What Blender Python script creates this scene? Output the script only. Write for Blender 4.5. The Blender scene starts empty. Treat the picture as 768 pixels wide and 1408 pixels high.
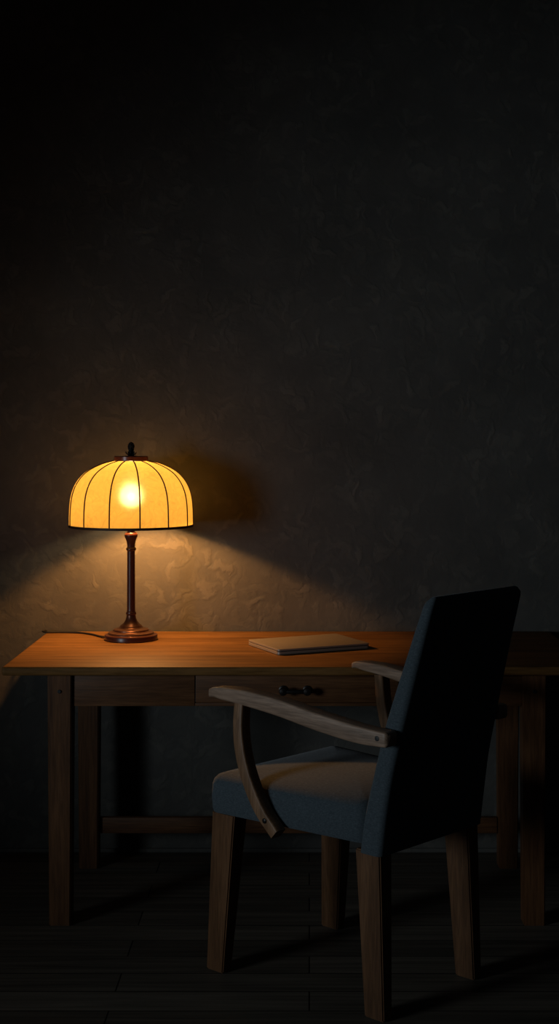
import bpy, bmesh, math, random
from mathutils import Vector, Matrix
random.seed(4)
PI = math.pi
scn = bpy.context.scene
COL = scn.collection

# ------------------------------------------------------------------ helpers
def link_mesh(name, bm, mat, parent=None, smooth=None, loc=None):
    bmesh.ops.recalc_face_normals(bm, faces=bm.faces[:])
    me = bpy.data.meshes.new(name)
    bm.to_mesh(me); bm.free()
    if mat: me.materials.append(mat)
    o = bpy.data.objects.new(name, me); COL.objects.link(o)
    if loc: o.location = loc
    if parent: o.parent = parent
    if smooth is not None:
        me.shade_smooth()
        if smooth < 180:
            me.set_sharp_from_angle(angle=math.radians(smooth))
    return o

def thing(name, label, cat, loc=(0, 0, 0), rz=0.0):
    o = bpy.data.objects.new(name, None); COL.objects.link(o)
    o.empty_display_size = .05
    o.location = loc; o.rotation_euler = (0, 0, rz)
    o['label'] = label; o['category'] = cat
    return o

def structure(o, label):
    o['kind'] = 'structure'; o['label'] = label
    return o

def box_bm(x0, x1, y0, y1, z0, z1, bev=.003, seg=2, bm=None):
    bm = bm or bmesh.new()
    n0 = len(bm.verts)
    vs = [bm.verts.new(p) for p in ((x0,y0,z0),(x1,y0,z0),(x1,y1,z0),(x0,y1,z0),(x0,y0,z1),(x1,y0,z1),(x1,y1,z1),(x0,y1,z1))]
    fs = [bm.faces.new([vs[i] for i in f]) for f in ((3,2,1,0),(4,5,6,7),(0,1,5,4),(1,2,6,5),(2,3,7,6),(3,0,4,7))]
    if bev:
        es = list({e for f in fs for e in f.edges})
        bmesh.ops.bevel(bm, geom=es, offset=bev, segments=seg, profile=.6, affect='EDGES', clamp_overlap=True)
    return bm

def loft(rings, bm=None, cap=True):
    bm = bm or bmesh.new()
    R = [[bm.verts.new(p) for p in r] for r in rings]
    n = len(R[0])
    for a, b in zip(R, R[1:]):
        for i in range(n):
            bm.faces.new((a[i], a[(i+1) % n], b[(i+1) % n], b[i]))
    if cap:
        bm.faces.new(list(reversed(R[0]))); bm.faces.new(R[-1])
    return bm

def rrect(hx0, hx1, y0, y1, r, seg=5):
    """rounded trapezoid outline: half-width hx0 at y0, hx1 at y1 -> list of (x, y)"""
    pts = []
    for (cx, cy, a0) in ((hx1-r, y1-r, 0), (-(hx1-r), y1-r, PI/2), (-(hx0-r), y0+r, PI), (hx0-r, y0+r, 1.5*PI)):
        for k in range(seg+1):
            a = a0 + PI/2*k/seg
            pts.append((cx + r*math.cos(a), cy + r*math.sin(a)))
    return pts

def lathe(prof, n=48, bm=None, cap=True):
    return loft([[(r*math.cos(2*PI*i/n), r*math.sin(2*PI*i/n), z) for i in range(n)] for r, z in prof], bm, cap)

def smoothpts(pts, n=8):
    """Catmull-Rom resample of a list of tuples"""
    P = [Vector(p) for p in pts]
    P = [2*P[0]-P[1]] + P + [2*P[-1]-P[-2]]
    out = []
    for i in range(1, len(P)-2):
        for k in range(n):
            t = k/n
            p0, p1, p2, p3 = P[i-1:i+3]
            out.append(.5*((2*p1)+(-p0+p2)*t+(2*p0-5*p1+4*p2-p3)*t*t+(-p0+3*p1-3*p2+p3)*t**3))
    out.append(P[-2])
    return out

def tube(pts, r, n=10, bm=None):
    P = [Vector(p) for p in pts]
    rings = []
    for i, p in enumerate(P):
        t = (P[min(i+1, len(P)-1)] - P[max(i-1, 0)]).normalized()
        ref = Vector((0, 0, 1)) if abs(t.z) < .9 else Vector((1, 0, 0))
        u = t.cross(ref).normalized(); v = u.cross(t)
        rings.append([p + r*(u*math.cos(2*PI*k/n) + v*math.sin(2*PI*k/n)) for k in range(n)])
    return loft(rings, bm)

# ------------------------------------------------------------------ materials
def new_mat(name):
    m = bpy.data.materials.new(name); m.use_nodes = True
    nt = m.node_tree
    return m, nt, nt.nodes['Principled BSDF']

def nd(nt, kind, **kw):
    n = nt.nodes.new(kind)
    for k, v in kw.items():
        if hasattr(n, k): setattr(n, k, v)
    return n

def ramp(nt, stops):
    n = nt.nodes.new('ShaderNodeValToRGB')
    el = n.color_ramp.elements
    while len(el) > 1: el.remove(el[-1])
    el[0].position = stops[0][0]; el[0].color = (*stops[0][1], 1)
    for p, c in stops[1:]:
        e = el.new(p); e.color = (*c, 1)
    return n

def coords(nt, scale, rot=(0, 0, 0), kind='Object'):
    tc = nt.nodes.new('ShaderNodeTexCoord'); mp = nt.nodes.new('ShaderNodeMapping')
    mp.inputs['Scale'].default_value = scale; mp.inputs['Rotation'].default_value = rot
    nt.links.new(tc.outputs[kind], mp.inputs[0])
    return mp.outputs[0]

def wood(name, dark, mid, light, scale, rough=.45, bump=.15, spec=.4):
    """grain runs along the axis with the small scale"""
    m, nt, b = new_mat(name); L = nt.links.new
    v = coords(nt, scale)
    n1 = nd(nt, 'ShaderNodeTexNoise'); n1.inputs['Scale'].default_value = 1; n1.inputs['Detail'].default_value = 7
    n1.inputs['Roughness'].default_value = .62; n1.inputs['Distortion'].default_value = .5
    L(v, n1.inputs['Vector'])
    r = ramp(nt, [(.3, dark), (.5, mid), (.72, light)])
    L(n1.outputs['Fac'], r.inputs[0])
    v2 = coords(nt, tuple(s*6 for s in scale))
    n2 = nd(nt, 'ShaderNodeTexNoise'); n2.inputs['Detail'].default_value = 4
    n2.inputs['Scale'].default_value = 1
    L(v2, n2.inputs['Vector'])
    r2 = ramp(nt, [(.35, (.6, .6, .6)), (.6, (1, 1, 1))])
    L(n2.outputs['Fac'], r2.inputs[0])
    mx = nd(nt, 'ShaderNodeMix', data_type='RGBA', blend_type='MULTIPLY'); mx.inputs[0].default_value = .8
    L(r.outputs[0], mx.inputs[6]); L(r2.outputs[0], mx.inputs[7])
    L(mx.outputs[2], b.inputs['Base Color'])
    bp = nd(nt, 'ShaderNodeBump'); bp.inputs['Strength'].default_value = bump; bp.inputs['Distance'].default_value = .002
    L(n2.outputs['Fac'], bp.inputs['Height']); L(bp.outputs[0], b.inputs['Normal'])
    b.inputs['Roughness'].default_value = rough
    b.inputs['Specular IOR Level'].default_value = spec
    return m

def plain(name, col, rough=.5, metal=0., spec=.5):
    m, nt, b = new_mat(name)
    b.inputs['Base Color'].default_value = (*col, 1); b.inputs['Roughness'].default_value = rough
    b.inputs['Metallic'].default_value = metal; b.inputs['Specular IOR Level'].default_value = spec
    n = nd(nt, 'ShaderNodeTexNoise'); n.inputs['Scale'].default_value = 35; n.inputs['Detail'].default_value = 3
    tc = nd(nt, 'ShaderNodeTexCoord'); nt.links.new(tc.outputs['Object'], n.inputs['Vector'])
    mr = nd(nt, 'ShaderNodeMapRange'); mr.inputs[3].default_value = max(0, rough-.07); mr.inputs[4].default_value = rough+.07
    nt.links.new(n.outputs['Fac'], mr.inputs[0]); nt.links.new(mr.outputs[0], b.inputs['Roughness'])
    return m

def wall_mat():
    m, nt, b = new_mat('trowelled dark plaster'); L = nt.links.new
    v = coords(nt, (1, 1, 1))
    # broad trowel strokes
    wn = nd(nt, 'ShaderNodeTexNoise'); wn.inputs['Scale'].default_value = 11; wn.inputs['Detail'].default_value = 5
    L(v, wn.inputs['Vector'])
    add = nd(nt, 'ShaderNodeMix', data_type='RGBA', blend_type='LINEAR_LIGHT'); add.inputs[0].default_value = .09
    L(v, add.inputs[6]); L(wn.outputs['Color'], add.inputs[7])
    vor = []
    for ang, off, sc in ((.75, 0, (26, 1, 11)), (-.65, 3.3, (25, 1, 12)), (1.5, 7.1, (22, 1, 10)), (.1, 11.7, (30, 1, 15))):
        mp = nd(nt, 'ShaderNodeMapping'); mp.vector_type = 'TEXTURE'
        mp.inputs['Rotation'].default_value = (0, ang, 0); mp.inputs['Scale'].default_value = tuple(1/q for q in sc)
        mp.inputs['Location'].default_value = (off, 0, off*.37)
        L(add.outputs[2], mp.inputs[0])
        vo = nd(nt, 'ShaderNodeTexVoronoi', feature='F1', voronoi_dimensions='3D'); vo.inputs['Scale'].default_value = 1
        L(mp.outputs[0], vo.inputs['Vector'])
        sp = nd(nt, 'ShaderNodeSeparateColor'); L(vo.outputs['Color'], sp.inputs[0])
        q = nd(nt, 'ShaderNodeMapRange', interpolation_type='SMOOTHSTEP'); q.inputs[1].default_value = .56; q.inputs[2].default_value = .18
        L(vo.outputs['Distance'], q.inputs[0])
        g = nd(nt, 'ShaderNodeMath', operation='MULTIPLY'); L(q.outputs[0], g.inputs[0]); L(sp.outputs[0], g.inputs[1])
        vor.append(g.outputs[0])
    n1 = nd(nt, 'ShaderNodeTexNoise'); n1.inputs['Scale'].default_value = 2.3; n1.inputs['Detail'].default_value = 9; n1.inputs['Roughness'].default_value = .65
    L(v, n1.inputs['Vector'])
    n2 = nd(nt, 'ShaderNodeTexNoise'); n2.inputs['Scale'].default_value = 40; n2.inputs['Detail'].default_value = 6
    L(add.outputs[2], n2.inputs['Vector'])
    mn = None
    for g in vor:
        if mn is None: mn = g; continue
        q = nd(nt, 'ShaderNodeMath', operation='MAXIMUM'); L(mn, q.inputs[0]); L(g, q.inputs[1]); mn = q.outputs[0]
    # only some of the marks show
    n3 = nd(nt, 'ShaderNodeTexNoise'); n3.inputs['Scale'].default_value = 6.5; n3.inputs['Detail'].default_value = 5
    L(v, n3.inputs['Vector'])
    q3 = nd(nt, 'ShaderNodeMapRange', interpolation_type='SMOOTHSTEP'); q3.inputs[1].default_value = .30; q3.inputs[2].default_value = .56; q3.inputs[3].default_value = .25
    L(n3.outputs['Fac'], q3.inputs[0])
    mk = nd(nt, 'ShaderNodeMath', operation='MULTIPLY'); L(mn, mk.inputs[0]); L(q3.outputs[0], mk.inputs[1])
    r1 = ramp(nt, [(0, (.92, .92, .93)), (.5, (1.04, 1.03, 1.0)), (1, (1.34, 1.30, 1.24))]); L(mk.outputs[0], r1.inputs[0])
    r2 = ramp(nt, [(.3, (.070, .068, .062)), (.5, (.092, .089, .081)), (.7, (.116, .112, .102))]); L(n1.outputs['Fac'], r2.inputs[0])
    mx = nd(nt, 'ShaderNodeMix', data_type='RGBA', blend_type='MULTIPLY'); mx.inputs[0].default_value = .9
    L(r2.outputs[0], mx.inputs[6]); L(r1.outputs[0], mx.inputs[7])
    L(mx.outputs[2], b.inputs['Base Color'])
    hm = nd(nt, 'ShaderNodeMath', operation='MULTIPLY_ADD'); hm.inputs[1].default_value = .55
    L(mk.outputs[0], hm.inputs[0]); L(n1.outputs['Fac'], hm.inputs[2])
    hm2 = nd(nt, 'ShaderNodeMath', operation='MULTIPLY_ADD'); hm2.inputs[1].default_value = .10
    L(n2.outputs['Fac'], hm2.inputs[0]); L(hm.outputs[0], hm2.inputs[2])
    bp = nd(nt, 'ShaderNodeBump'); bp.inputs['Strength'].default_value = .34; bp.inputs['Distance'].default_value = .006
    L(hm2.outputs[0], bp.inputs['Height']); L(bp.outputs[0], b.inputs['Normal'])
    b.inputs['Roughness'].default_value = .62; b.inputs['Specular IOR Level'].default_value = .3
    return m

def floor_mat():
    m, nt, b = new_mat('dark plank floor'); L = nt.links.new
    v = coords(nt, (1, 1, 1))
    br = nd(nt, 'ShaderNodeTexBrick'); br.offset = .37; br.offset_frequency = 2
    for k, val in (('Scale', 1), ('Mortar Size', .0022), ('Mortar Smooth', .3), ('Brick Width', 1.35), ('Row Height', .125)):
        br.inputs[k].default_value = val
    br.inputs['Color1'].default_value = (.078, .066, .051, 1); br.inputs['Color2'].default_value = (.135, .115, .09, 1)
    br.inputs['Mortar'].default_value = (.006, .005, .004, 1)
    L(v, br.inputs['Vector'])
    v2 = coords(nt, (2.2, 45, 1))
    n = nd(nt, 'ShaderNodeTexNoise'); n.inputs['Scale'].default_value = 1; n.inputs['Detail'].default_value = 6; n.inputs['Distortion'].default_value = .4
    L(v2, n.inputs['Vector'])
    r = ramp(nt, [(.3, (.55, .55, .55)), (.7, (1.25, 1.25, 1.25))]); L(n.outputs['Fac'], r.inputs[0])
    mx = nd(nt, 'ShaderNodeMix', data_type='RGBA', blend_type='MULTIPLY'); mx.inputs[0].default_value = 1
    L(br.outputs['Color'], mx.inputs[6]); L(r.outputs[0], mx.inputs[7]); L(mx.outputs[2], b.inputs['Base Color'])
    bp = nd(nt, 'ShaderNodeBump'); bp.inputs['Strength'].default_value = .3; bp.inputs['Distance'].default_value = .002
    inv = nd(nt, 'ShaderNodeMath', operation='MULTIPLY_ADD'); inv.inputs[1].default_value = -1.5
    L(br.outputs['Fac'], inv.inputs[0]); L(n.outputs['Fac'], inv.inputs[2]); L(inv.outputs[0], bp.inputs['Height'])
    L(bp.outputs[0], b.inputs['Normal'])
    b.inputs['Roughness'].default_value = .55; b.inputs['Specular IOR Level'].default_value = .3
    return m

def fabric_mat():
    m, nt, b = new_mat('slate blue woven upholstery'); L = nt.links.new
    v = coords(nt, (130, 130, 800))
    n = nd(nt, 'ShaderNodeTexNoise'); n.inputs['Scale'].default_value = 1; n.inputs['Detail'].default_value = 3
    L(v, n.inputs['Vector'])
    v2 = coords(nt, (800, 800, 130))
    n2 = nd(nt, 'ShaderNodeTexNoise'); n2.inputs['Scale'].default_value = 1; n2.inputs['Detail'].default_value = 3
    L(v2, n2.inputs['Vector'])
    ad = nd(nt, 'ShaderNodeMath', operation='MULTIPLY_ADD'); ad.inputs[1].default_value = .6
    L(n2.outputs['Fac'], ad.inputs[0]); L(n.outputs['Fac'], ad.inputs[2])
    r = ramp(nt, [(.55, (.038, .052, .062)), (.8, (.055, .073, .085)), (1.05, (.080, .103, .118))]); L(ad.outputs[0], r.inputs[0])
    L(r.outputs[0], b.inputs['Base Color'])
    bp = nd(nt, 'ShaderNodeBump'); bp.inputs['Strength'].default_value = .35; bp.inputs['Distance'].default_value = .0015
    L(ad.outputs[0], bp.inputs['Height']); L(bp.outputs[0], b.inputs['Normal'])
    b.inputs['Roughness'].default_value = .9; b.inputs['Specular IOR Level'].default_value = .15
    b.inputs['Sheen Weight'].default_value = .15
    return m

def shade_mat():
    m = bpy.data.materials.new('amber parchment shade'); m.use_nodes = True
    nt = m.node_tree; nt.nodes.clear(); L = nt.links.new
    out = nd(nt, 'ShaderNodeOutputMaterial')
    v = coords(nt, (1, 1, 1))
    wn = nd(nt, 'ShaderNodeTexNoise'); wn.inputs['Scale'].default_value = 12; L(v, wn.inputs['Vector'])
    add = nd(nt, 'ShaderNodeMix', data_type='RGBA', blend_type='LINEAR_LIGHT'); add.inputs[0].default_value = .05
    L(v, add.inputs[6]); L(wn.outputs['Color'], add.inputs[7])
    n = nd(nt, 'ShaderNodeTexVoronoi', feature='DISTANCE_TO_EDGE'); n.inputs['Scale'].default_value = 34
    mp = nd(nt, 'ShaderNodeMapping'); mp.inputs['Scale'].default_value = (1, 1, .6); mp.inputs['Rotation'].default_value = (.3, .6, .2)
    L(add.outputs[2], mp.inputs[0]); L(mp.outputs[0], n.inputs['Vector'])
    n2 = nd(nt, 'ShaderNodeTexNoise'); n2.inputs['Scale'].default_value = 60; n2.inputs['Detail'].default_value = 6; L(add.outputs[2], n2.inputs['Vector'])
    r = ramp(nt, [(0, (.72, .72, .70)), (.045, (1, 1, 1))]); L(n.outputs['Distance'], r.inputs[0])
    r2 = ramp(nt, [(.3, (.86, .86, .86)), (.65, (1, 1, 1))]); L(n2.outputs['Fac'], r2.inputs[0])
    mx = nd(nt, 'ShaderNodeMix', data_type='RGBA', blend_type='MULTIPLY'); mx.inputs[0].default_value = .45
    L(r2.outputs[0], mx.inputs[6]); L(r.outputs[0], mx.inputs[7])
    base = nd(nt, 'ShaderNodeMix', data_type='RGBA', blend_type='MULTIPLY'); base.inputs[0].default_value = 1
    base.inputs[6].default_value = (.88, .525, .12, 1)
    L(mx.outputs[2], base.inputs[7])
    tr = nd(nt, 'ShaderNodeBsdfTranslucent'); L(base.outputs[2], tr.inputs['Color'])
    df = nd(nt, 'ShaderNodeBsdfDiffuse'); L(base.outputs[2], df.inputs['Color'])
    rf = nd(nt, 'ShaderNodeBsdfRefraction'); rf.inputs['IOR'].default_value = 1.25; rf.inputs['Roughness'].default_value = .52
    rf.inputs['Color'].default_value = (1, .88, .6, 1)
    m1 = nd(nt, 'ShaderNodeMixShader'); m1.inputs[0].default_value = .22
    L(tr.outputs[0], m1.inputs[1]); L(df.outputs[0], m1.inputs[2])
    m2 = nd(nt, 'ShaderNodeMixShader'); m2.inputs[0].default_value = .03
    L(m1.outputs[0], m2.inputs[1]); L(rf.outputs[0], m2.inputs[2])
    rf2 = nd(nt, 'ShaderNodeBsdfRefraction'); rf2.inputs['IOR'].default_value = 1.2; rf2.inputs['Roughness'].default_value = .27
    rf2.inputs['Color'].default_value = (1, .95, .85, 1)
    m3 = nd(nt, 'ShaderNodeMixShader'); m3.inputs[0].default_value = .012
    L(m2.outputs[0], m3.inputs[1]); L(rf2.outputs[0], m3.inputs[2])
    L(m3.outputs[0], out.inputs['Surface'])
    return m

def glow_mat(name, col, strength):
    # frosted lit glass: glows and lets the light of the filament through
    m = bpy.data.materials.new(name); m.use_nodes = True
    nt = m.node_tree; nt.nodes.clear(); L = nt.links.new
    out = nd(nt, 'ShaderNodeOutputMaterial'); ad = nd(nt, 'ShaderNodeAddShader')
    em = nd(nt, 'ShaderNodeEmission'); em.inputs['Color'].default_value = (*col, 1)
    lw = nd(nt, 'ShaderNodeLayerWeight'); lw.inputs['Blend'].default_value = .5
    mr = nd(nt, 'ShaderNodeMapRange'); mr.inputs[3].default_value = strength; mr.inputs[4].default_value = strength*.15
    L(lw.outputs['Facing'], mr.inputs[0]); L(mr.outputs[0], em.inputs['Strength'])
    tp = nd(nt, 'ShaderNodeBsdfTransparent'); tp.inputs['Color'].default_value = (.97, .95, .9, 1)
    L(em.outputs[0], ad.inputs[0]); L(tp.outputs[0], ad.inputs[1]); L(ad.outputs[0], out.inputs['Surface'])
    return m

M_wall = wall_mat(); M_floor = floor_mat(); M_fab = fabric_mat(); M_shade = shade_mat()
M_top = wood('oiled desk top', (.106, .049, .014), (.178, .087, .025), (.265, .133, .045), (2.0, 26, 26), .58, .12, .12)
M_deskV = wood('desk leg wood', (.080, .033, .013), (.130, .055, .021), (.19, .084, .034), (30, 30, 2.2), .5, .2, .3)
M_deskH = wood('desk rail wood', (.080, .033, .013), (.130, .055, .021), (.19, .084, .034), (2.2, 30, 30), .5, .2, .3)
M_deskY = wood('desk side rail wood', (.080, .033, .013), (.130, .055, .021), (.19, .084, .034), (30, 2.2, 30), .5, .2, .3)
M_arm = wood('chair arm wood', (.21, .135, .090), (.32, .21, .145), (.46, .32, .23), (40, 3, 40), .45, .2, .4)
M_post = wood('chair post wood', (.14, .072, .034), (.215, .115, .058), (.31, .175, .095), (40, 40, 3), .48, .2, .35)
M_bronze = plain('bronze lamp metal', (.16, .065, .034), .34, .55)
M_stem = plain('dark red turned wood', (.085, .026, .017), .3, 0, .5)
M_iron = plain('dark iron', (.02, .018, .017), .4, .6)
M_rib = plain('dark shade wire', (.030, .010, .004), .6)
M_cord = plain('black cord', (.012, .011, .010), .55)
M_alu = plain('satin laptop metal', (.34, .295, .25), .45, .5)
M_dark = plain('dark seam', (.015, .015, .016), .6)

# ------------------------------------------------------------------ room
WALL_Y = 4.985
bm = box_bm(-4.5, 4.5, WALL_Y, WALL_Y+.12, 0, 3.6, 0)
structure(link_mesh('wall_back', bm, M_wall), 'dark grey trowelled plaster wall behind the desk')
bm = box_bm(-4.5, 4.5, -1.5, WALL_Y+.12, -.1, 0, 0)
structure(link_mesh('floor', bm, M_floor), 'dark wooden plank floor')
bm = box_bm(-4.5, 4.5, WALL_Y-.012, WALL_Y, 0, .016, .006, 3)  # added bead: rounded top catches a highlight along the foot of the wall
structure(link_mesh('highlight_bead_back', bm, M_wall), 'low grey bead added where the plaster wall meets the floor, to catch a line of light')

# ------------------------------------------------------------------ desk
TOP = .76
desk = thing('desk', 'brown wooden writing desk with lamp and laptop on it, one drawer, square legs', 'desk', (-.036, 4.585, 0))
dx0, dx1, dy0, dy1 = -.857, .857, -.366, .380
# tabletop: rounded front/end edges
bm = box_bm(dx0, dx1, dy0, dy1, TOP-.026, TOP, .009, 4)
link_mesh('tabletop', bm, M_top, desk, 40)
LX, LW = .727, .070                               # outer face of legs, leg width
fy0, by1 = -.345, .275                            # front face of front legs, rear face of rear legs
def desk_leg(xs, y0):
    bm = bmesh.new()
    xa, xb = (xs*LX, xs*(LX-LW)) if xs < 0 else (xs*(LX-LW), xs*LX)
    inn = .004
    rings = []
    for z, k in ((0, 1), (TOP-.0265, 0)):
        rings.append([(xa+(inn*k), y0+inn*k, z), (xb-inn*k, y0+inn*k, z), (xb-inn*k, y0+LW-inn*k, z), (xa+inn*k, y0+LW-inn*k, z)])
    loft(rings, bm)
    bmesh.ops.bevel(bm, geom=bm.edges[:], offset=.003, segments=2, affect='EDGES')
    return link_mesh('leg', bm, M_deskV, desk, 40)
for xs in (-1, 1):
    for y0 in (fy0, by1-LW):
        lg = desk_leg(xs, y0)
        if y0 == fy0:
            b2 = lathe([(.0001, 0), (.0055, 0), (.0055, .004), (.0045, .005), (.0001, .005)], 14)
            bmesh.ops.rotate(b2, verts=b2.verts[:], cent=(0, 0, 0), matrix=Matrix.Rotation(PI/2, 3, 'X'))
            bmesh.ops.translate(b2, verts=b2.verts[:], vec=(xs*(LX-LW/2), y0+.0015, .685))
            p = link_mesh('peg', b2, M_dark, lg, 40); p['label'] = 'dark round peg'
az0, az1 = .640, TOP-.0265
ay = fy0+.012
xi = LX-LW
DW = .296                                         # drawer half width
# front apron = left panel, right panel, rail under the drawer
bm = box_bm(-xi, -DW-.003, ay, ay+.022, az0, az1, .002); link_mesh('apron', bm, M_deskH, desk, 40)
bm = box_bm(DW+.003, xi, ay, ay+.022, az0, az1, .002); link_mesh('apron', bm, M_deskH, desk, 40)
bm = box_bm(-DW-.0029, DW+.0029, ay+.002, ay+.022, az0, az0+.009, .001); link_mesh('drawer_rail', bm, M_deskH, desk, 40)
bm = box_bm(-xi, xi, by1-LW/2-.011, by1-LW/2+.011, az0, az1, .002); link_mesh('apron', bm, M_deskH, desk, 40)
for xs in (-1, 1):
    xc = xs*(LX-LW/2)
    bm = box_bm(xc-.011, xc+.011, fy0+LW, by1-LW, az0, az1, .002); link_mesh('apron', bm, M_deskY, desk, 40)
sy = by1-LW/2
bm = box_bm(-xi, xi, sy-.012, sy+.012, .112, .164, .003); link_mesh('stretcher', bm, M_deskH, desk, 40)
# drawer with front and box
bm = box_bm(-DW, DW, ay-.001, ay+.020, az0+.0105, az1-.003, .0025)
box_bm(-DW+.012, DW-.012, ay+.0195, ay+.40, az0+.014, az1-.02, .001, 1, bm)
drawer = link_mesh('drawer', bm, M_deskH, desk, 40)
# pull: bar on two round posts
bm = bmesh.new()
zc = .688
for px in (-.040, .030):
    b2 = lathe([(.0001, 0), (.013, 0), (.013, .003), (.006, .006), (.0055, .020), (.010, .024), (.0125, .030), (.010, .037), (.0001, .040)], 20)
    bmesh.ops.rotate(b2, verts=b2.verts[:], cent=(0, 0, 0), matrix=Matrix.Rotation(PI/2, 3, 'X'))
    bmesh.ops.translate(b2, verts=b2.verts[:], vec=(px, ay-.0008, zc))
    me = bpy.data.meshes.new('t'); b2.to_mesh(me); b2.free(); bm.from_mesh(me); bpy.data.meshes.remove(me)
tube([(-.040+.07*k/6, ay-.0300-.004*math.sin(PI*k/6), zc) for k in range(7)], .0062, 12, bm)
h = link_mesh('drawer_pull', bm, M_iron, drawer, 50); h['label'] = 'dark metal drawer pull'

# ------------------------------------------------------------------ lamp
lampX, lampY = -.584, 4.770
lamp = thing('table_lamp', 'lit table lamp with amber ribbed dome shade on a turned dark stem', 'lamp', (lampX, lampY, TOP))
K = 4.77/2000
def zz(py): return 1.45-(py-590)*K - TOP
def rr(px): return px*K
foot = [(.0001, .0004), (.0850, .0004), (.0862, .002), (.0862, .0150), (.0850, .0172), (.079, .0180), (.0001, .0180)]
bo_ = link_mesh('foot', lathe(foot, 64), M_stem, lamp, 35)
base = [(.0001, .0181), (.079, .0182), (.0755, .0195), (.0748, .0225), (.0738, .0248),
        (.070, .0260), (.0620, .0275), (.0585, .0300), (.0578, .0335), (.0560, .0352), (.050, .0365), (.0410, .0395), (.0375, .0425), (.0360, .0455), (.0335, .0480),
        (.0280, .0520), (.0225, .0580), (.0185, .0650), (.0160, .0725), (.0150, .0800), (.0001, .0800)]
link_mesh('base', lathe(base, 64), M_bronze, lamp, 35)
stem = [(.0001, .0802), (.0145, .0802), (.0165, .0825), (.0172, .0860), (.0165, .0895), (.0148, .0910), (.0140, .0935), (.0135, .100), (.0132, .18), (.0128, .290),
        (.0150, .2925), (.0168, .2950), (.0168, .2985), (.0150, .3010), (.0128, .3030), (.0132, .312), (.0150, .322), (.0175, .329), (.0218, .3385), (.0216, .345),
        (.0182, .3505), (.0120, .3535), (.0118, .362), (.0150, .3660), (.0165, .3685), (.0165, .3715), (.0130, .3730), (.0001, .3735)]
link_mesh('stem', lathe(stem, 40), M_stem, lamp, 35)
link_mesh('socket', lathe([(.0001, .3737), (.008, .3737), (.009, .376), (.009, .402), (.008, .405), (.0001, .405)], 24), M_iron, lamp, 35)
zb = zz(685)
bulb_prof = [(.0001, .4052), (.010, .4053), (.0115, .415), (.017, .430), (.0235, .447), (.0255, zb+.004), (.0235, zb+.016), (.016, zb+.026), (.007, zb+.030), (.0001, zb+.031)]
M_bulb = glow_mat('glowing bulb', (1, .70, .34), .8)
M_fil = glow_mat('white hot filament', (1, .92, .74), 42)
bulb = link_mesh('bulb', lathe([(r*.8, z) for r, z in bulb_prof], 28), M_bulb, lamp, 180)
fil = bmesh.new(); bmesh.ops.create_icosphere(fil, subdivisions=3, radius=.0085, matrix=Matrix.Translation((0, 0, zb-.002)))
link_mesh('filament', fil, M_fil, bulb, 180)
sh_px = [(24, 633.8), (39, 637.5), (52, 643), (62, 649), (68.5, 655), (74, 662), (78, 669.5), (81, 678), (83, 688), (84, 700), (84.4, 712), (84.4, 722.5)]
prof = [(p.x, p.y) for p in smoothpts([(rr(a), zz(b), 0) for a, b in sh_px], 4)]
shade = link_mesh('lamp_shade', lathe(prof, 130, None, False), M_shade, lamp, 180)
for k in range(13):
    a = math.radians(-83 + 7.9 + k*360/13)
    pts = [((r+.0006)*math.cos(a), (r+.0006)*math.sin(a), z) for r, z in prof]
    link_mesh('rib', tube(pts, .0023, 8), M_rib, shade, 60)
zr = zz(722.5)
link_mesh('rim', lathe([(rr(84.2), zr+.004), (rr(85.2), zr+.004), (rr(85.7), zr), (rr(85.2), zr-.004), (rr(84.2), zr-.004), (rr(83.6), zr), (rr(84.2), zr+.004)], 96, None, False), M_rib, shade, 60)
zt = zz(632)
link_mesh('cap', lathe([(.0001, zt-.004), (.054, zt-.004), (.0555, zt-.003), (.0555, zt+.0095), (.054, zt+.0115), (.022, zt+.012), (.018, zt+.013), (.0001, zt+.013)], 48), M_stem, shade, 35)
# finial: leaf cup, neck, pine-cone bud
bm = lathe([(.0001, zt+.0132), (.010, zt+.0132), (.0085, zt+.017), (.006, zt+.021), (.0065, zt+.027), (.0095, zt+.031), (.0098, zt+.034), (.0080, zt+.036),
            (.0092, zt+.040), (.0098, zt+.044), (.0088, zt+.049), (.0062, zt+.054), (.003, zt+.0575), (.0001, zt+.0585)], 20)
for k in range(6):                                # curled leaves of the cup
    a = 2*PI*k/6+.2
    ca, sa = math.cos(a), math.sin(a)
    tube([(.006*ca, .006*sa, zt+.0165), (.0115*ca, .0115*sa, zt+.0175), (.0155*ca, .0155*sa, zt+.021), (.0175*ca, .0175*sa, zt+.0265)], .0024, 6, bm)
for j, (zq, rq) in enumerate(((.038, .0088), (.043, .0098), (.048, .0088), (.053, .006))):  # bud scales
    for k in range(8):
        a = 2*PI*(k+.5*(j % 2))/8
        bmesh.ops.create_icosphere(bm, subdivisions=1, radius=.0027, matrix=Matrix.Translation((rq*math.cos(a), rq*math.sin(a), zt+zq)))
link_mesh('finial', bm, M_iron, lamp, 35)
cord = smoothpts([(-.084, .010, .006), (-.110, .050, .0036), (-.150, .105, .0034), (-.200, .140, .0034), (-.255, .150, .0034), (-.300, .147, .0034), (-.318, .160, .0036), (-.318, .178, .0042),
                  (-.314, .1965, .001), (-.306, .2010, -.012), (-.300, .2030, -.06), (-.297, .2030, -.20), (-.295, .2030, -.45), (-.293, .2010, -.70), (-.28, .195, -.7555)], 6)
link_mesh('power_cord', tube([tuple(p) for p in cord], .0031, 8), M_cord, lamp, 180)

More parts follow.
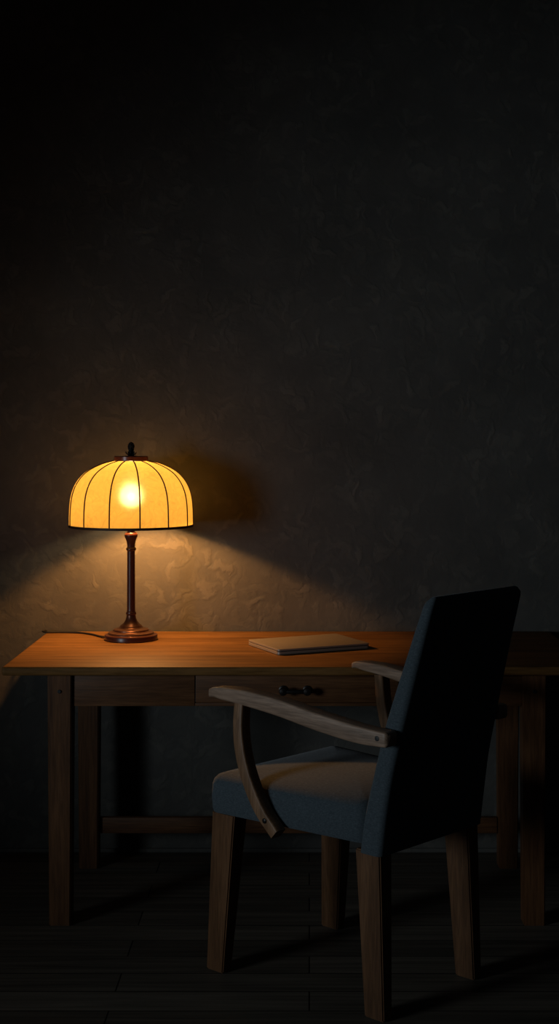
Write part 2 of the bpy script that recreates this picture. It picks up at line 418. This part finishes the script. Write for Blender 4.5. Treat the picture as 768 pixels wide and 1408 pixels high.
# ------------------------------------------------------------------ laptop
lt = thing('laptop', 'closed slim laptop with pale metal lid lying on the desk', 'laptop', (-.003, 4.607, TOP), math.radians(25.5))
def slab(hx, hy, z0, z1, r, e):
    rings = []
    for z, d in ((z0, e), (z0+e*.6, .0), (z1-e*.6, .0), (z1, e)):
        rings.append([(x, y, z) for x, y in rrect(hx-d, hx-d, -hy+d, hy-d, r)])
    return loft(rings)
link_mesh('base', slab(.158, .118, .0012, .0105, .010, .0015), M_alu, lt, 40)
link_mesh('seam', slab(.1555, .1155, .0106, .0122, .009, .0003), M_dark, lt, 40)
link_mesh('lid', slab(.158, .118, .0123, .0182, .010, .0012), M_alu, lt, 40)
for sx in (-1, 1):
    for s_y in (-1, 1):
        b2 = lathe([(.0001, 0), (.006, 0), (.006, .0012), (.0001, .0012)], 12)
        bmesh.ops.translate(b2, verts=b2.verts[:], vec=(sx*.135, s_y*.095, 0))
        link_mesh('rubber_foot', b2, M_dark, lt, 40)

# ------------------------------------------------------------------ armchair (local +y = front)
chair = thing('armchair', 'slate blue upholstered armchair with wooden arms drawn up at the desk, seen from behind', 'chair', (.1036, 3.896, 0), math.radians(47.3))
# seat cushion
def seat_ring(d, z, crown=0):
    return [(x, y, z) for x, y in rrect(.212-d, .252-d, -.240+d, .280-d, max(.004, .034-d*.6), 6)]
rings = [seat_ring(.012, .424), seat_ring(.003, .427), seat_ring(0, .436), seat_ring(-.002, .470), seat_ring(0, .502), seat_ring(.004, .514), seat_ring(.013, .5235),
         seat_ring(.030, .530), seat_ring(.060, .5355), seat_ring(.105, .5395), seat_ring(.16, .5415), seat_ring(.20, .542)]
bm = loft(rings)
link_mesh('seat_cushion', bm, M_fab, chair, 50)
# backrest: z, half width, y front, y back
lv = [(.405, .212, -.218, -.288), (.50, .212, -.234, -.301), (.60, .209, -.259, -.318), (.72, .205, -.291, -.348), (.85, .199, -.335, -.382), (.95, .194, -.371, -.409), (1.00, .191, -.390, -.423), (1.045, .188, -.406, -.436)]
Lv = smoothpts([(z, hw, yf) for z, hw, yf, yb in lv], 4); Lb = smoothpts([(z, hw, yb) for z, hw, yf, yb in lv], 4)
rings = []
N = len(Lv)
def back_ring(z, hw, yf, yb, d):
    c = (yf+yb)/2; t = (yf-yb)/2
    r = min(.016, t*.75) - min(d*.3, .006)
    return [(x, y, z) for x, y in rrect(hw-d, hw-d, c-t+d*.55, c+t-d*.55, max(r, .003), 5)]
rings.append(back_ring(.4035, .212, -.218, -.288, .010))
for i, (a, b) in enumerate(zip(Lv, Lb)):
    z = a.x
    dtop = 1.045 - z
    d = 0
    if dtop < .022:
        d = .022 - math.sqrt(max(0, .022**2-(.022-dtop)**2))
        d *= .8
    rings.append(back_ring(z, a.y, a.z, b.z, min(d, .0135)))
rings.append(back_ring(1.0475, .188, -.407, -.435, .018))
bm = loft(rings)
link_mesh('backrest', bm, M_fab, chair, 50)

# tapered legs: (x outer at top, y range top, z top) -> foot
def leg_bm(top, foot, zt):
    (tx0, tx1, ty0, ty1), (bx0, bx1, by0, by1_) = top, foot
    rings = [[(bx0, by0, 0), (bx1, by0, 0), (bx1, by1_, 0), (bx0, by1_, 0)], [(tx0, ty0, zt), (tx1, ty0, zt), (tx1, ty1, zt), (tx0, ty1, zt)]]
    b = loft(rings)
    bmesh.ops.bevel(b, geom=b.edges[:], offset=.0035, segments=2, affect='EDGES')
    return b
M_leg = wood('chair leg wood', (.085, .036, .013), (.135, .060, .023), (.195, .092, .040), (36, 36, 2.5), .45, .2, .4)
for s in (-1, 1):
    def sx(a, b): return tuple(sorted((s*a, s*b)))
    link_mesh('leg', leg_bm((*sx(.243, .190), .188, .272), (*sx(.247, .212), .228, .291), .428), M_leg, chair, 40)
    link_mesh('leg', leg_bm((*sx(.203, .155), -.280, -.200), (*sx(.203, .168), -.292, -.230), .410), M_leg, chair, 40)

# arms
arm_top = [(.262, .757), (.240, .7645), (.206, .7675), (.160, .769), (.111, .7685), (.005, .760), (-.121, .743), (-.241, .729), (-.310, .724), (-.342, .722)]
arm_th = [.0215, .0265, .033, .037, .040, .042, .044, .043, .039, .036]
arm_out = [.268, .270, .2705, .2705, .270, .268, .264, .259, .254, .252]
arm_w = [.036, .042, .046, .048, .048, .047, .046, .045, .044, .043]
def arm_bm(s):
    A = smoothpts([(y, z, t) for (y, z), t in zip(arm_top, arm_th)], 5)
    if s > 0:                                     # this arm is cut a little shorter in front
        A = [Vector((-.342+(a.x+.342)*.885, a.y+.018*(a.x+.342)/.604, a.z*(1-.30*(a.x+.342)/.604))) for a in A]
    B = smoothpts([(o, w, 0) for o, w in zip(arm_out, arm_w)], 5)
    rings = []
    n = len(A)
    for i, (a, b) in enumerate(zip(A, B)):
        y, z1, t = a; z0 = z1 - t; xo, w = b.x, b.y; xi_ = xo - w
        e = 0
        if i == 0: e = .004
        if i == n-1: e = .004
        cx, cz = (xo+xi_)/2, (z0+z1)/2
        ring = [(s*(cx+px), y, cz+pz) for px, pz in rrect(w/2-e, w/2-e, -t/2+e, t/2-e, .0055, 4)]
        rings.append(ring)
    return loft(rings)
def post_bm(s):
    Cn = [(.147, .742 if s < 0 else .752), (.1435, .665), (.125, .588), (.090, .511), (.053, .455), (.012, .416)]
    P = smoothpts([(y-(.055 if s > 0 else 0), z, 0) for y, z in Cn], 6)
    rings = []
    for i, p in enumerate(P):
        t = (P[min(i+1, len(P)-1)] - P[max(0, i-1)]).normalized()
        nrm = Vector((-t.y, t.x, 0))
        f = i/(len(P)-1)
        hw = .0155 + .002*math.sin(PI*f); hx = .0175
        xo = .264 + .010*math.sin(PI*min(1, f*1.15)) + .006*f
        cx = xo - hx + .004
        ring = []
        for a, b in rrect(hx, hx, -hw, hw, .0045, 3):
            q = p + nrm*b
            ring.append((s*(cx+a), q.x, q.y))
        rings.append(ring)
    return loft(rings)
def disc_bm(r, th, s, x, y, z):
    b = lathe([(.0001, 0), (r, 0), (r, th*.6), (r*.7, th), (.0001, th)], 16)
    bmesh.ops.rotate(b, verts=b.verts[:], cent=(0, 0, 0), matrix=Matrix.Rotation(s*PI/2, 3, 'Y'))
    bmesh.ops.translate(b, verts=b.verts[:], vec=(x, y, z))
    return b
for s in (-1, 1):
    ar = link_mesh('armrest', arm_bm(s), M_arm, chair, 50)
    sc = link_mesh('screw_plug', disc_bm(.0065, .0015, s, s*.2535, -.314, .706), M_dark, ar, 40); sc['label'] = 'small dark round screw plug'
    po = link_mesh('arm_post', post_bm(s), M_post, chair, 50)
    bo = link_mesh('bolt', disc_bm(.0068, .004, s, s*.2735, .044-(.055 if s > 0 else 0), .447), M_iron, po, 40); bo['label'] = 'dark metal bolt head'

# ------------------------------------------------------------------ lights
def look(o, tgt):
    o.rotation_euler = (Vector(tgt)-o.location).to_track_quat('-Z', 'Y').to_euler()
def light(name, kind, loc, energy, col, **kw):
    l = bpy.data.lights.new(name, kind); l.energy = energy; l.color = col
    for k, v in kw.items(): setattr(l, k, v)
    o = bpy.data.objects.new(name, l); COL.objects.link(o); o.location = loc
    return o
zbw = TOP+zb
light('bulb_glow', 'POINT', (lampX, lampY, zbw), 2.6, (1, .695, .33), shadow_soft_size=.03)
o = light('bulb_down', 'SPOT', (lampX, lampY, zbw-.005), 22, (1, .43, .115), shadow_soft_size=.02, spot_size=math.radians(128), spot_blend=.24)
look(o, (lampX+.12, lampY, 0))
bulb.visible_shadow = True
o = light('cool_key', 'SPOT', (-3.0, 1.50, 1.22), 112, (.80, .92, 1.0), shadow_soft_size=.45, spot_size=math.radians(57), spot_blend=1.0)
look(o, (.95, 4.5, 1.05))

w = bpy.data.worlds.new('World'); scn.world = w; w.use_nodes = True
bg = w.node_tree.nodes['Background']; bg.inputs[0].default_value = (.75, .85, 1, 1); bg.inputs[1].default_value = .005

# ------------------------------------------------------------------ camera
cam = bpy.data.cameras.new('Camera'); co = bpy.data.objects.new('Camera', cam); COL.objects.link(co)
co.location = (0, 0, 1.45); co.rotation_euler = (PI/2, 0, 0)
cam.sensor_fit = 'AUTO'; cam.sensor_width = 36; cam.lens = 2000/1408*36
cam.shift_x = -41/1408; cam.shift_y = -114/1408
scn.camera = co
scn.view_settings.view_transform = 'Standard'
scn.view_settings.look = 'None'
scn.cycles.max_bounces = 8
scn.cycles.sample_clamp_indirect = 0
